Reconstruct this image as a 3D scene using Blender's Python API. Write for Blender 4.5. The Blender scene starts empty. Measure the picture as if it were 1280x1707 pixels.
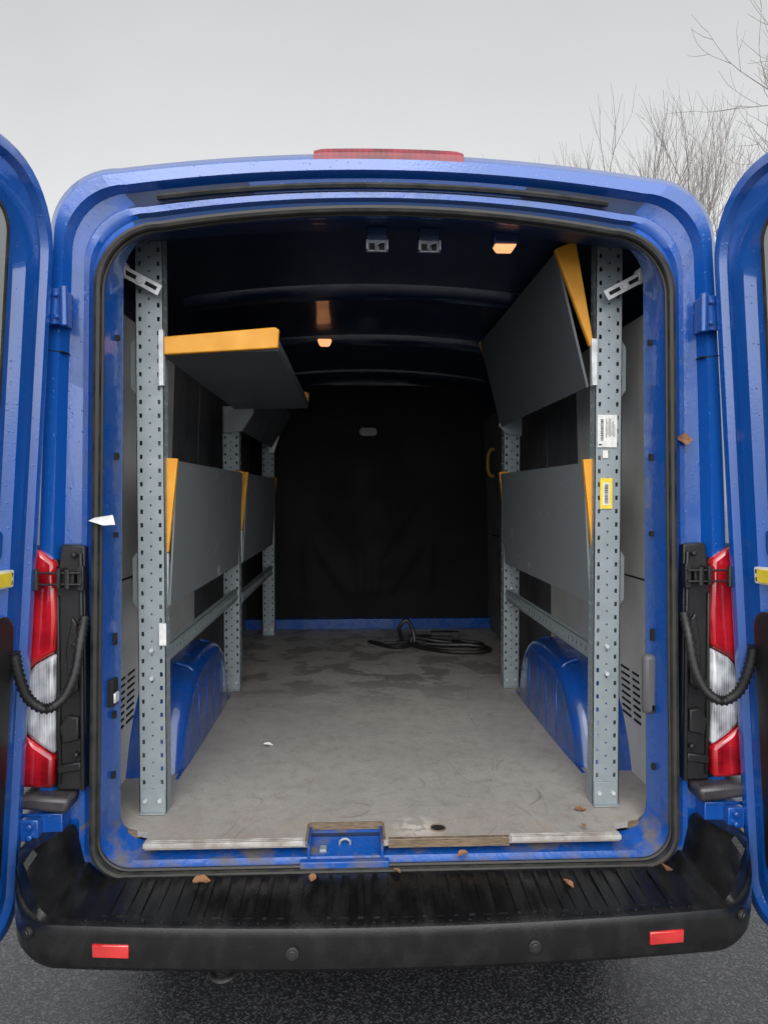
import bpy, bmesh, math, random
from mathutils import Vector, Matrix
R=math.radians
scene=bpy.context.scene
WL={}

# ------------------------------------------------------------ materials
def mat(name,c1,c2=None,scale=5.0,rough=0.5,rough2=None,metal=0.0,bump=0.0,bscale=60.0,coat=0.0,emit=None,estr=0.0,detail=6,lo=.35,hi=.65,stretch=None,drops=0,spec=.5,grime=None):
    m=bpy.data.materials.new(name); m.use_nodes=True
    nt=m.node_tree; N=nt.nodes; L=nt.links
    b=N['Principled BSDF']
    b.inputs['Roughness'].default_value=rough
    b.inputs['Metallic'].default_value=metal
    b.inputs['Coat Weight'].default_value=coat
    b.inputs['Coat Roughness'].default_value=.06
    b.inputs['Specular IOR Level'].default_value=spec
    g=N.new('ShaderNodeNewGeometry')
    vec=g.outputs['Position']; raw=vec
    if stretch:
        mp=N.new('ShaderNodeMapping'); mp.inputs['Scale'].default_value=stretch
        L.new(vec,mp.inputs['Vector']); vec=mp.outputs['Vector']
    n=N.new('ShaderNodeTexNoise'); n.inputs['Scale'].default_value=scale; n.inputs['Detail'].default_value=detail
    L.new(vec,n.inputs['Vector'])
    r=N.new('ShaderNodeMapRange'); r.inputs['From Min'].default_value=lo; r.inputs['From Max'].default_value=hi
    L.new(n.outputs['Fac'],r.inputs['Value'])
    mx=N.new('ShaderNodeMix'); mx.data_type='RGBA'
    mx.inputs['A'].default_value=(*c1,1); mx.inputs['B'].default_value=(*(c2 or c1),1)
    L.new(r.outputs['Result'],mx.inputs['Factor']); col=mx.outputs['Result']
    if grime:
        n4=N.new('ShaderNodeTexNoise'); n4.inputs['Scale'].default_value=38; n4.inputs['Detail'].default_value=9; n4.inputs['Roughness'].default_value=.75
        L.new(raw,n4.inputs['Vector'])
        r4=N.new('ShaderNodeMapRange'); r4.inputs['From Min'].default_value=.54; r4.inputs['From Max'].default_value=.74; r4.inputs['To Max'].default_value=.6
        L.new(n4.outputs['Fac'],r4.inputs['Value'])
        m4=N.new('ShaderNodeMix'); m4.data_type='RGBA'; L.new(r4.outputs['Result'],m4.inputs['Factor']); L.new(col,m4.inputs['A']); m4.inputs['B'].default_value=(*grime,1)
        col=m4.outputs['Result']
    L.new(col,b.inputs['Base Color'])
    if rough2 is not None:
        rr=N.new('ShaderNodeMapRange'); rr.inputs['From Min'].default_value=lo; rr.inputs['From Max'].default_value=hi
        rr.inputs['To Min'].default_value=rough; rr.inputs['To Max'].default_value=rough2
        L.new(n.outputs['Fac'],rr.inputs['Value']); L.new(rr.outputs['Result'],b.inputs['Roughness'])
    h=None
    if bump>0:
        n2=N.new('ShaderNodeTexNoise'); n2.inputs['Scale'].default_value=bscale; n2.inputs['Detail'].default_value=4
        L.new(vec,n2.inputs['Vector'])
        bp=N.new('ShaderNodeBump'); bp.inputs['Strength'].default_value=bump; bp.inputs['Distance'].default_value=.01
        L.new(n2.outputs['Fac'],bp.inputs['Height']); h=bp.outputs['Normal']
    if drops:
        v=N.new('ShaderNodeTexVoronoi'); v.inputs['Scale'].default_value=120; L.new(raw,v.inputs['Vector'])
        sp=N.new('ShaderNodeSeparateColor'); L.new(v.outputs['Color'],sp.inputs[0])
        th=N.new('ShaderNodeMapRange'); th.inputs['From Min'].default_value=.7; th.inputs['From Max'].default_value=1.0; th.inputs['To Min'].default_value=0; th.inputs['To Max'].default_value=.42; L.new(sp.outputs[0],th.inputs['Value'])
        sb=N.new('ShaderNodeMath'); sb.operation='SUBTRACT'; sb.use_clamp=True; L.new(th.outputs[0],sb.inputs[0]); L.new(v.outputs['Distance'],sb.inputs[1])
        b2=N.new('ShaderNodeBump'); b2.inputs['Strength'].default_value=drops; b2.inputs['Distance'].default_value=.006
        L.new(sb.outputs[0],b2.inputs['Height'])
        if h: L.new(h,b2.inputs['Normal'])
        h=b2.outputs['Normal']
        L.new(h,b.inputs['Coat Normal'])
    if h: L.new(h,b.inputs['Normal'])
    if emit:
        b.inputs['Emission Color'].default_value=(*emit,1); b.inputs['Emission Strength'].default_value=estr
    return m

BLUE=mat('blue_paint',(.004,.078,.37),(.007,.074,.31),scale=3,rough=.20,rough2=.32,coat=1.0,bump=.03,bscale=120,drops=.4)
JAMB=mat('blue_jamb_paint',(.004,.070,.335),(.022,.074,.22),scale=9,rough=.25,rough2=.55,coat=.6,bump=.10,bscale=30,lo=.47,hi=.85,drops=.4,grime=(.045,.07,.14))
ARCH=mat('wheel_arch_paint',(.005,.064,.33),(.010,.054,.22),scale=9,rough=.2,rough2=.4,coat=.8,bump=.12,bscale=12)
SILL=mat('dirty_blue_sill',(.005,.068,.31),(.11,.10,.10),scale=13,rough=.35,rough2=.85,bump=.25,bscale=50,lo=.48,hi=.68,grime=(.16,.12,.085))
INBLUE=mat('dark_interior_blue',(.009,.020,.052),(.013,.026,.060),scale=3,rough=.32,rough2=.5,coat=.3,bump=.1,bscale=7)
HEADB=mat('header_blue',(.008,.030,.10),(.010,.024,.07),scale=5,rough=.35,rough2=.5,coat=.2)
RIBBLUE=mat('roof_rib_blue_glints',(.010,.024,.06),(.10,.13,.18),scale=4,rough=.28,rough2=.5,lo=.48,hi=.72,bump=.25,bscale=14,stretch=(1,2,2))  # pale blotches paint broken reflections into the rib colour
BLACKP=mat('black_plastic',(.009,.009,.010),(.018,.0175,.017),scale=7,rough=.28,rough2=.5,bump=.2,bscale=350)
BUMP=mat('wet_black_bumper',(.0055,.0055,.006),(.011,.0108,.0105),scale=12,rough=.08,rough2=.34,bump=.14,bscale=240,lo=.44,hi=.64,stretch=(1.8,.5,1.0),detail=8,grime=(.018,.0175,.017))
RUBBER=mat('seal_rubber',(.010,.010,.010),(.03,.028,.024),scale=20,rough=.5,rough2=.7)
GALV=mat('galvanised_steel',(.29,.33,.345),(.25,.29,.305),scale=18,rough=.45,rough2=.55,metal=.3,bump=.02,bscale=90)
ZINC=mat('bright_zinc',(.62,.64,.64),(.45,.47,.48),scale=30,rough=.35,rough2=.5,metal=.2)
BRZ=mat('shade_lifted_zinc',(.74,.75,.75),(.56,.57,.58),scale=30,rough=.3,rough2=.45,metal=.1)  # paler zinc copy; its colour makes up for the shade on the braces
ORANGE=mat('yellow_orange_paint',(.76,.34,.02),(.64,.27,.015),scale=10,rough=.45,rough2=.6)
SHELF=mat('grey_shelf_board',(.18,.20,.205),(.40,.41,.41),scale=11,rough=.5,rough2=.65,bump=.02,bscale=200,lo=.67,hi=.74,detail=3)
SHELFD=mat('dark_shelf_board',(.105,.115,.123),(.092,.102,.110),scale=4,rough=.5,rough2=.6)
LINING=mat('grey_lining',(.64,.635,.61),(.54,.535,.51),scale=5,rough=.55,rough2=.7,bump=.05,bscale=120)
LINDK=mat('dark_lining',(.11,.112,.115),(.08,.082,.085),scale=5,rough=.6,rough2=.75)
BULK=mat('black_bulkhead',(.0048,.0046,.0044),(.006,.0056,.0054),scale=4,rough=.62,rough2=.75,spec=.22)
WOOD=mat('raw_plywood_edge',(.20,.14,.09),(.09,.065,.04),scale=30,rough=.8,stretch=(1,1,12))
ALU=mat('aluminium_strip',(.50,.48,.45),(.28,.25,.22),scale=22,rough=.45,rough2=.65,metal=.3)
DARK=mat('dark_hole',(.004,.004,.005),rough=.8)
WHITE=mat('white_paper',(.75,.75,.73),(.62,.62,.6),scale=60,rough=.6)
YEL=mat('yellow_label',(.80,.60,.05),(.72,.54,.04),scale=40,rough=.5)
INK=mat('black_ink',(.02,.02,.02),rough=.6)
LEAF=mat('brown_leaf',(.30,.15,.07),(.18,.08,.035),scale=60,rough=.7)
BARK=mat('grey_bark',(.22,.20,.19),(.15,.135,.125),scale=12,rough=.9)
GLASSG=mat('grey_window',(.36,.36,.34),(.30,.31,.30),scale=3,rough=.2)
WARM=mat('lit_lamp_lens',(.9,.5,.25),rough=.4,emit=(1,.42,.18),estr=1.2)
DULL=mat('dull_lamp_lens',(.07,.07,.08),rough=.4)
STRK=mat('dull_striker_steel',(.22,.25,.27),(.16,.18,.20),scale=40,rough=.4,rough2=.55,metal=.3)
TYRE=mat('tyre_rubber',(.015,.015,.015),rough=.8)
CAP=mat('dark_grey_cap',(.035,.030,.034),(.06,.052,.057),scale=12,rough=.15,rough2=.4,drops=.5)
HANDLEY=mat('yellow_handle',(.32,.21,.03),rough=.5)
GREYPL=mat('grey_plastic',(.09,.09,.095),rough=.5)

def lampmat(name,c1,c2,kx,kz,rough=.08,coat=1,nscale=14,nst=(1,1,1),a0=.5,a1=.92):
    m=bpy.data.materials.new(name); m.use_nodes=True
    nt=m.node_tree; N=nt.nodes; L=nt.links; b=N['Principled BSDF']
    b.inputs['Roughness'].default_value=rough; b.inputs['Coat Weight'].default_value=coat; b.inputs['Coat Roughness'].default_value=.03
    g=N.new('ShaderNodeNewGeometry')
    mp=N.new('ShaderNodeMapping'); mp.inputs['Scale'].default_value=(kx,0,kz); L.new(g.outputs['Position'],mp.inputs['Vector'])
    ck=N.new('ShaderNodeTexVoronoi'); ck.inputs['Scale'].default_value=1.0; ck.inputs['Randomness'].default_value=.15
    L.new(mp.outputs['Vector'],ck.inputs['Vector'])
    mp2=N.new('ShaderNodeMapping'); mp2.inputs['Scale'].default_value=nst; L.new(g.outputs['Position'],mp2.inputs['Vector'])
    n=N.new('ShaderNodeTexNoise'); n.inputs['Scale'].default_value=nscale; L.new(mp2.outputs[0],n.inputs['Vector'])
    a=N.new('ShaderNodeMath'); a.operation='MULTIPLY_ADD'; a.inputs[1].default_value=.45
    L.new(ck.outputs['Distance'],a.inputs[0]); L.new(n.outputs['Fac'],a.inputs[2])
    r=N.new('ShaderNodeMapRange'); r.inputs['From Min'].default_value=a0; r.inputs['From Max'].default_value=a1; L.new(a.outputs[0],r.inputs['Value'])
    mx=N.new('ShaderNodeMix'); mx.data_type='RGBA'; mx.inputs['A'].default_value=(*c1,1); mx.inputs['B'].default_value=(*c2,1)
    L.new(r.outputs['Result'],mx.inputs['Factor']); L.new(mx.outputs['Result'],b.inputs['Base Color'])
    return m
REDL=lampmat('red_lamp_lens',(.58,.012,.02),(.13,.002,.005),20,220,nscale=9)
REDD=lampmat('red_reflector_lens',(.62,.03,.03),(.40,.01,.01),150,150)
CLEARL=lampmat('clear_lamp_lens',(.72,.73,.75),(.12,.12,.135),150,10,nscale=16,nst=(1.6,0,.8))
BRK=lampmat('brake_lamp_lens',(.24,.012,.03),(.09,.004,.010),60,60,rough=.45,coat=.1)

def floormat():
    m=bpy.data.materials.new('grey_ribbed_floor'); m.use_nodes=True
    nt=m.node_tree; N=nt.nodes; L=nt.links; b=N['Principled BSDF']
    g=N.new('ShaderNodeNewGeometry'); pos=g.outputs['Position']
    def noise(s,d=6,rr=.55,st=None,rot=None):
        v=pos
        if st:
            mp=N.new('ShaderNodeMapping'); mp.inputs['Scale'].default_value=st
            if rot: mp.inputs['Rotation'].default_value=(0,0,rot)
            L.new(pos,mp.inputs['Vector']); v=mp.outputs['Vector']
        n=N.new('ShaderNodeTexNoise'); n.inputs['Scale'].default_value=s; n.inputs['Detail'].default_value=d; n.inputs['Roughness'].default_value=rr
        L.new(v,n.inputs['Vector']); return n.outputs['Fac']
    def mr(v,a,c,x=0,y=1):
        r=N.new('ShaderNodeMapRange'); r.inputs['From Min'].default_value=a; r.inputs['From Max'].default_value=c
        r.inputs['To Min'].default_value=x; r.inputs['To Max'].default_value=y; L.new(v,r.inputs['Value']); return r.outputs['Result']
    def mul(a,c):
        q=N.new('ShaderNodeMath'); q.operation='MULTIPLY'; L.new(a,q.inputs[0])
        if isinstance(c,float): q.inputs[1].default_value=c
        else: L.new(c,q.inputs[1])
        return q.outputs[0]
    def mix(f,A,B):
        x=N.new('ShaderNodeMix'); x.data_type='RGBA'
        L.new(f,x.inputs['Factor'])
        for k,vv in (('A',A),('B',B)):
            if isinstance(vv,tuple): x.inputs[k].default_value=(*vv,1)
            else: L.new(vv,x.inputs[k])
        return x.outputs['Result']
    c=mix(mr(noise(1.6),.35,.65),(.35,.328,.305),(.285,.27,.256))
    c=mix(mr(noise(16,9,.75),.47,.70,0,.65),c,(.205,.185,.165))
    c=mix(mr(noise(60,4,.6),.60,.70,0,.45),c,(.44,.42,.40))
    c=mix(mr(noise(95,3,.6),.64,.70,0,.6),c,(.13,.115,.105))
    sx=N.new('ShaderNodeSeparateXYZ'); L.new(pos,sx.inputs[0])
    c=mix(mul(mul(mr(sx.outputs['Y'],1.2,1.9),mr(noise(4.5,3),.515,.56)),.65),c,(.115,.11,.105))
    c=mix(mul(mr(sx.outputs['Y'],.30,.03,0,.7),mr(noise(9),.4,.6)),c,(.33,.27,.215))
    for k,(sc_,lv) in enumerate(((1.3,.47),(1.3,.56),(2.1,.43),(2.1,.52))):
        nn=noise(sc_,1,.4,(1,1,1),.7*k+.1)
        s1=N.new('ShaderNodeMath'); s1.operation='SUBTRACT'; L.new(nn,s1.inputs[0]); s1.inputs[1].default_value=lv
        ab=N.new('ShaderNodeMath'); ab.operation='ABSOLUTE'; L.new(s1.outputs[0],ab.inputs[0])
        c=mix(mul(mr(ab.outputs[0],.0020,.0007),mr(noise(3.1+k,2),.50,.55,0,.45)),c,(.12,.11,.105))
    vd=N.new('ShaderNodeVectorMath'); vd.operation='DISTANCE'; vd.inputs[1].default_value=(.09,.10,.622); L.new(pos,vd.inputs[0])
    c=mix(mul(mr(vd.outputs['Value'],.09,.02),mr(noise(30),.47,.53)),c,(.52,.48,.42))
    L.new(c,b.inputs['Base Color'])
    L.new(mr(noise(5),.3,.7,.40,.7),b.inputs['Roughness'])
    w=N.new('ShaderNodeTexVoronoi'); w.inputs['Scale'].default_value=110; w.inputs['Randomness'].default_value=.1; L.new(pos,w.inputs['Vector'])
    bp=N.new('ShaderNodeBump'); bp.inputs['Strength'].default_value=.5; bp.inputs['Distance'].default_value=.003
    L.new(w.outputs['Distance'],bp.inputs['Height']); L.new(bp.outputs['Normal'],b.inputs['Normal'])
    return m
FLOOR=floormat()

def asphalt():
    m=bpy.data.materials.new('wet_asphalt'); m.use_nodes=True
    nt=m.node_tree; N=nt.nodes; L=nt.links; b=N['Principled BSDF']
    g=N.new('ShaderNodeNewGeometry'); pos=g.outputs['Position']
    v=N.new('ShaderNodeTexVoronoi'); v.inputs['Scale'].default_value=170; L.new(pos,v.inputs['Vector'])
    cr=N.new('ShaderNodeValToRGB'); cr.color_ramp.elements[0].color=(.020,.021,.023,1); cr.color_ramp.elements[1].color=(.09,.09,.094,1)
    cr.color_ramp.elements[0].position=.55; cr.color_ramp.elements[1].position=1.0
    sp=N.new('ShaderNodeSeparateColor'); L.new(v.outputs['Color'],sp.inputs[0]); L.new(sp.outputs[0],cr.inputs[0]); L.new(cr.outputs[0],b.inputs['Base Color'])
    n=N.new('ShaderNodeTexNoise'); n.inputs['Scale'].default_value=1.6; n.inputs['Detail'].default_value=5; L.new(pos,n.inputs['Vector'])
    r=N.new('ShaderNodeMapRange'); r.inputs['From Min'].default_value=.4; r.inputs['From Max'].default_value=.62; r.inputs['To Min'].default_value=.10; r.inputs['To Max'].default_value=.28
    L.new(n.outputs['Fac'],r.inputs['Value']); L.new(r.outputs['Result'],b.inputs['Roughness'])
    bp=N.new('ShaderNodeBump'); bp.inputs['Strength'].default_value=.32; bp.inputs['Distance'].default_value=.005
    L.new(v.outputs['Distance'],bp.inputs['Height']); L.new(bp.outputs['Normal'],b.inputs['Normal'])
    return m
ASPH=asphalt()

# ------------------------------------------------------------ mesh builder
def catmull(pts,n=8):
    P=[Vector(p) for p in pts]; P=[P[0]*2-P[1]]+P+[P[-1]*2-P[-2]]
    out=[]
    for i in range(1,len(P)-2):
        a,b,c,d=P[i-1:i+3]
        for k in range(n):
            t=k/n
            out.append(.5*((2*b)+(c-a)*t+(2*a-5*b+4*c-d)*t*t+(3*b-a-3*c+d)*t**3))
    out.append(P[-2]); return out

class B:
    def __init__(s): s.v=[]; s.f=[]; s.m=[]
    def add(s,vs,fs,mi=0):
        o=len(s.v); s.v+= [Vector(p) for p in vs]; s.f+=[tuple(i+o for i in f) for f in fs]; s.m+=[mi]*len(fs); return s
    def box(s,x0,x1,y0,y1,z0,z1,mi=0,M=None):
        vs=[Vector((x,y,z)) for x in (x0,x1) for y in (y0,y1) for z in (z0,z1)]
        if M: vs=[M@p for p in vs]
        return s.add(vs,[(0,1,3,2),(4,6,7,5),(0,4,5,1),(2,3,7,6),(0,2,6,4),(1,5,7,3)],mi)
    def prism(s,poly,axis,a,b,mi=0):
        def P(p,t):
            return {'y':(p[0],t,p[1]),'x':(t,p[0],p[1]),'z':(p[0],p[1],t)}[axis]
        n=len(poly); vs=[P(p,a) for p in poly]+[P(p,b) for p in poly]
        fs=[tuple(range(n))[::-1],tuple(range(n,2*n))]+[(i,(i+1)%n,(i+1)%n+n,i+n) for i in range(n)]
        return s.add(vs,fs,mi)
    def slab(s,p,t,mi=0):
        p=[Vector(q) for q in p]; n=(p[1]-p[0]).cross(p[3]-p[0]).normalized()*t
        vs=p+[q+n for q in p]
        return s.add(vs,[(3,2,1,0),(4,5,6,7),(0,1,5,4),(1,2,6,5),(2,3,7,6),(3,0,4,7)],mi)
    def tube(s,path,r,n=8,mi=0,flat=1.0,closed=False):
        P=[Vector(p) for p in path]; L=len(P); rings=[]
        prev=None
        for i,p in enumerate(P):
            if closed: t=(P[(i+1)%L]-P[i-1])
            else: t=(P[min(i+1,L-1)]-P[max(i-1,0)])
            t.normalize()
            if prev is None:
                up=Vector((0,0,1)) if abs(t.z)<.9 else Vector((0,1,0))
                a=t.cross(up).normalized()
            else:
                a=(prev-t*prev.dot(t)).normalized()
            prev=a; b=t.cross(a)
            rr=r[i] if isinstance(r,(list,tuple)) else r
            rings.append([p+a*math.cos(2*math.pi*k/n)*rr+b*math.sin(2*math.pi*k/n)*rr*flat for k in range(n)])
        return s.loft(rings,closed_loop=True,cap=not closed,ringclose=closed,mi=mi)
    def loft(s,rings,closed_loop=True,cap=False,ringclose=False,mi=0,mis=None):
        n=len(rings[0]); vs=[p for r in rings for p in r]; fs=[];ms=[]
        cnt=len(rings) if ringclose else len(rings)-1
        for i in range(cnt):
            j=(i+1)%len(rings)
            for k in range(n if closed_loop else n-1):
                k2=(k+1)%n
                fs.append((i*n+k,i*n+k2,j*n+k2,j*n+k)); ms.append(mis[i] if mis else mi)
        if cap:
            fs.append(tuple(range(n))[::-1]); ms.append(mis[0] if mis else mi)
            fs.append(tuple((len(rings)-1)*n+k for k in range(n))); ms.append(mis[-1] if mis else mi)
        o=len(s.v); s.v+=[Vector(p) for p in vs]; s.f+=[tuple(i+o for i in f) for f in fs]; s.m+=ms
        return s
    def cyl(s,c,ax,r,h,n=16,mi=0):
        c=Vector(c); ax=Vector(ax).normalized()
        return s.tube([c-ax*h/2,c+ax*h/2],r,n,mi)
    def make(s,name,mats,parent=None,bevel=0,smooth=True,angle=35,solid=0,label=None,cat=None,group=None,origin=None):
        if not isinstance(mats,(list,tuple)): mats=[mats]
        me=bpy.data.meshes.new(name)
        lo=Vector([min(v[i] for v in s.v) for i in range(3)]); hi=Vector([max(v[i] for v in s.v) for i in range(3)])
        c=Vector(origin) if origin else (Vector(((lo.x+hi.x)/2,(lo.y+hi.y)/2,lo.z)) if parent is None else (lo+hi)/2)
        me.from_pydata([v-c for v in s.v],[],s.f)
        for m in mats: me.materials.append(m)
        for p,mi in zip(me.polygons,s.m): p.material_index=mi
        bm=bmesh.new(); bm.from_mesh(me)
        if not solid: bmesh.ops.remove_doubles(bm,verts=bm.verts,dist=1e-5)
        bmesh.ops.recalc_face_normals(bm,faces=bm.faces)
        bm.to_mesh(me); bm.free()
        if smooth:
            for p in me.polygons: p.use_smooth=True
            me.set_sharp_from_angle(angle=R(angle))
        ob=bpy.data.objects.new(name,me); scene.collection.objects.link(ob); ob.location=c
        if bevel:
            md=ob.modifiers.new('bevel','BEVEL'); md.width=bevel; md.segments=2; md.limit_method='ANGLE'; md.angle_limit=R(40)
        if solid:
            md=ob.modifiers.new('solid','SOLIDIFY'); md.thickness=solid; md.offset=-1
        WL[ob.name]=c
        if parent:
            ob.parent=parent; ob.matrix_parent_inverse=Matrix.Translation(-WL[parent.name])
        if label: ob['label']=label
        if cat: ob['category']=cat
        if group: ob['group']=group
        return ob

def empty(name,loc,label,cat,group=None):
    e=bpy.data.objects.new(name,None); e.location=loc; scene.collection.objects.link(e); e.empty_display_size=.2
    WL[e.name]=Vector(loc); e['label']=label; e['category']=cat
    if group: e['group']=group
    return e

def lerp(a,b,t): return a+(b-a)*t
def outline(wb,wt,zb,zt,rb,rt,cr,yb,ys,yt,bul=0.0,nb=30,nc=12,ns=24,nt=40):
    P=[]
    ztc=zt-cr-rt
    for i in range(nb): t=i/nb; P.append((lerp(-(wb-rb),wb-rb,t),yb,zb))
    half=[]
    for i in range(nc): a=R(-90+90*i/nc); half.append((wb-rb+rb*math.cos(a),lerp(yb,ys,i/nc),zb+rb+rb*math.sin(a)))
    for i in range(ns): t=i/ns; half.append((lerp(wb,wt,t)+bul*math.sin(math.pi*t),ys,lerp(zb+rb,ztc,t)))
    for i in range(nc): a=R(90*i/nc); half.append((wt-rt+rt*math.cos(a),lerp(ys,yt,i/nc),ztc+rt*math.sin(a)))
    P+=half
    w=wt-rt
    for i in range(nt): x=lerp(w,-w,i/nt); P.append((x,yt,zt-cr*(x/w)**2))
    P.append((-w,yt,zt-cr))
    mirror=[(-p[0],p[1],p[2]) for p in half][::-1]
    P+=mirror[:-1]
    return P
def sbox(b,s,x0,x1,y0,y1,z0,z1,mi=0): return b.box(min(s*x0,s*x1),max(s*x0,s*x1),y0,y1,z0,z1,mi)
def sm(a,b_,x): t=max(0,min(1,(x-a)/(b_-a))); return t*t*(3-2*t)

# ============================================================ VAN
van=empty('parked_van',(0,1.5,0),'blue cargo van with both rear doors open showing shelving inside','van')
BU=.026
rings=[
 outline(.80,.75,.50,1.15,.1,.1,.03,6.0,6.0,6.0),
 outline(.98,.90,.40,1.45,.1,.15,.04,5.6,5.6,5.4),
 outline(1.03,.92,.40,2.35,.1,.2,.05,5.0,5.0,4.4,BU),
 outline(1.03,.968,.40,2.70,.1,.2,.06,3.6,3.6,3.6,BU),
 outline(1.03,.970,.45,2.672,.1,.2,.055,.14,.14,.20,BU),
 outline(1.027,.968,.45,2.657,.1,.2,.055,.05,.06,.10,BU),
 outline(1.018,.960,.455,2.635,.1,.19,.055,.02,.02,.035,BU),
 outline(.998,.942,.46,2.604,.1,.18,.054,.0,.0,.0,BU*.9),
 outline(.968,.916,.47,2.574,.1,.175,.054,.0,.0,.0,BU*.5),
 outline(.955,.905,.475,2.562,.1,.172,.054,.035,.035,.03,BU*.3),
 outline(.908,.874,.50,2.532,.1,.17,.054,.045,.04,.04),
 outline(.900,.866,.51,2.522,.1,.17,.054,.026,.020,.026),
 outline(.885,.852,.52,2.506,.1,.17,.054,.026,.020,.026),
 outline(.878,.846,.525,2.498,.1,.18,.054,.036,.032,.036),
 outline(.868,.836,.532,2.484,.1,.18,.054,.030,.024,.026),
 outline(.856,.825,.542,2.465,.095,.18,.054,.0,.0,.0),
 outline(.842,.812,.553,2.450,.09,.18,.054,.0,.0,.0),
 outline(.836,.806,.562,2.448,.09,.175,.052,.02,.02,.02),
 outline(.832,.802,.575,2.452,.09,.155,.048,.03,.06,.04),
 outline(.815,.790,.582,2.458,.09,.135,.044,.09,.115,.06),
 outline(.815,.790,.59,2.460,.09,.13,.044,.12,.125,.08),
]
b=B(); b.loft(rings,cap=False)
n=len(rings[0]); b.f.append(tuple(range(n))); b.m.append(0)
body=b.make('body',[BLUE],van,angle=40)
me=body.data; me.materials.append(JAMB); me.materials.append(SILL); me.materials.append(HEADB)
for p in me.polygons:
    c=p.center+body.location
    if c.y<.3 and abs(c.x)<.90 and c.z<2.53 :
        p.material_index=2 if (c.z<.70) else 1
        if c.z>2.36 and c.y>.03 and abs(c.x)<.74: p.material_index=3
b=B()
inn=[outline(.815,.790,.59,2.460,.09,.13,.044,.12,.125,.08),
     outline(.85,.83,.59,2.475,.05,.12,.044,.13,.135,.20),
     outline(.955,.91,.59,2.51,.05,.2,.05,.14,.15,.26),
     outline(.955,.91,.59,2.52,.05,.2,.05,1.6,1.6,1.6),
     outline(.955,.91,.59,2.50,.05,.2,.05,3.42,3.42,3.42)]
b.loft(inn); n=len(inn[0]); b.f.append(tuple(4*n+k for k in range(n))); b.m.append(0)
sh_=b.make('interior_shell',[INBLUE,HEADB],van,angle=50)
for p in sh_.data.polygons:
    c=p.center+sh_.location
    if c.y<.24 and c.z>2.2: p.material_index=1

for s in (-1,1):
    b=B(); b.prism([(s*.915,2.048),(s*.966,2.052),(s*.966,2.055),(s*.915,2.051)],'y',-.0012,.05); b.make('panel_seam',DARK,van)

b=B(); b.box(-.9,.9,.3,5.2,.30,.41); b.box(-.45,-.35,.05,5,.28,.34); b.box(.35,.45,.05,5,.28,.34)
b.make('chassis',BLACKP,van)
for sx in (-1,1):
    for y in (1.1,4.7):
        b=B()
        prof=[(.10,.20),(.11,.31),(.10,.335),(.07,.345),(-.07,.345),(-.10,.335),(-.11,.31),(-.10,.20)]
        rg=[]
        for k in range(32):
            a=2*math.pi*k/32
            rg.append([Vector((sx*.88+p[0],y+p[1]*math.cos(a),.345+p[1]*math.sin(a))) for p in prof])
        b.loft(rg,closed_loop=True,ringclose=True)
        w=b.make('wheel',TYRE,van)
        b=B(); b.cyl((sx*.92,y,.345),(1,0,0),.2,.10,24); b.cyl((sx*.97,y,.345),(1,0,0),.06,.03,16)
        b.make('rim',GREYPL,w,bevel=.01)

b=B(); path=outline(.849,.819,.546,2.458,.095,.18,.054,-.004,-.010,-.012)
b.tube(path,.0115,8,closed=True)
path=outline(.839,.809,.560,2.449,.09,.178,.053,.004,.002,.002)
b.tube(path,.006,6,closed=True)
b.make('door_seal',RUBBER,van)
b=B(); pts=[(x,.020,2.538-.050*(x/.70)**2) for x in [(-.66+1.30*i/30) for i in range(31)]]
b.tube(pts,.0095,6,flat=.9); b.make('weather_strip',RUBBER,van)
b=B(); N_=24; rr=[]
for i in range(N_+1):
    x=-.215+.43*i/N_; zz=-.055*(x/.76)**2; e=min(1,(.215-abs(x))/.03+.25)
    rr.append([Vector((x,y,z+zz)) for y,z in ((.02,2.600),(.0,2.602),(.002,2.620+.004*e),(.02,2.636+.007*e),(.09,2.654+.008*e),(.12,2.63))])
b.loft(rr,cap=True); b.make('high_brake_lamp',BRK,van,label='dull red high-level brake lamp')

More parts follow.
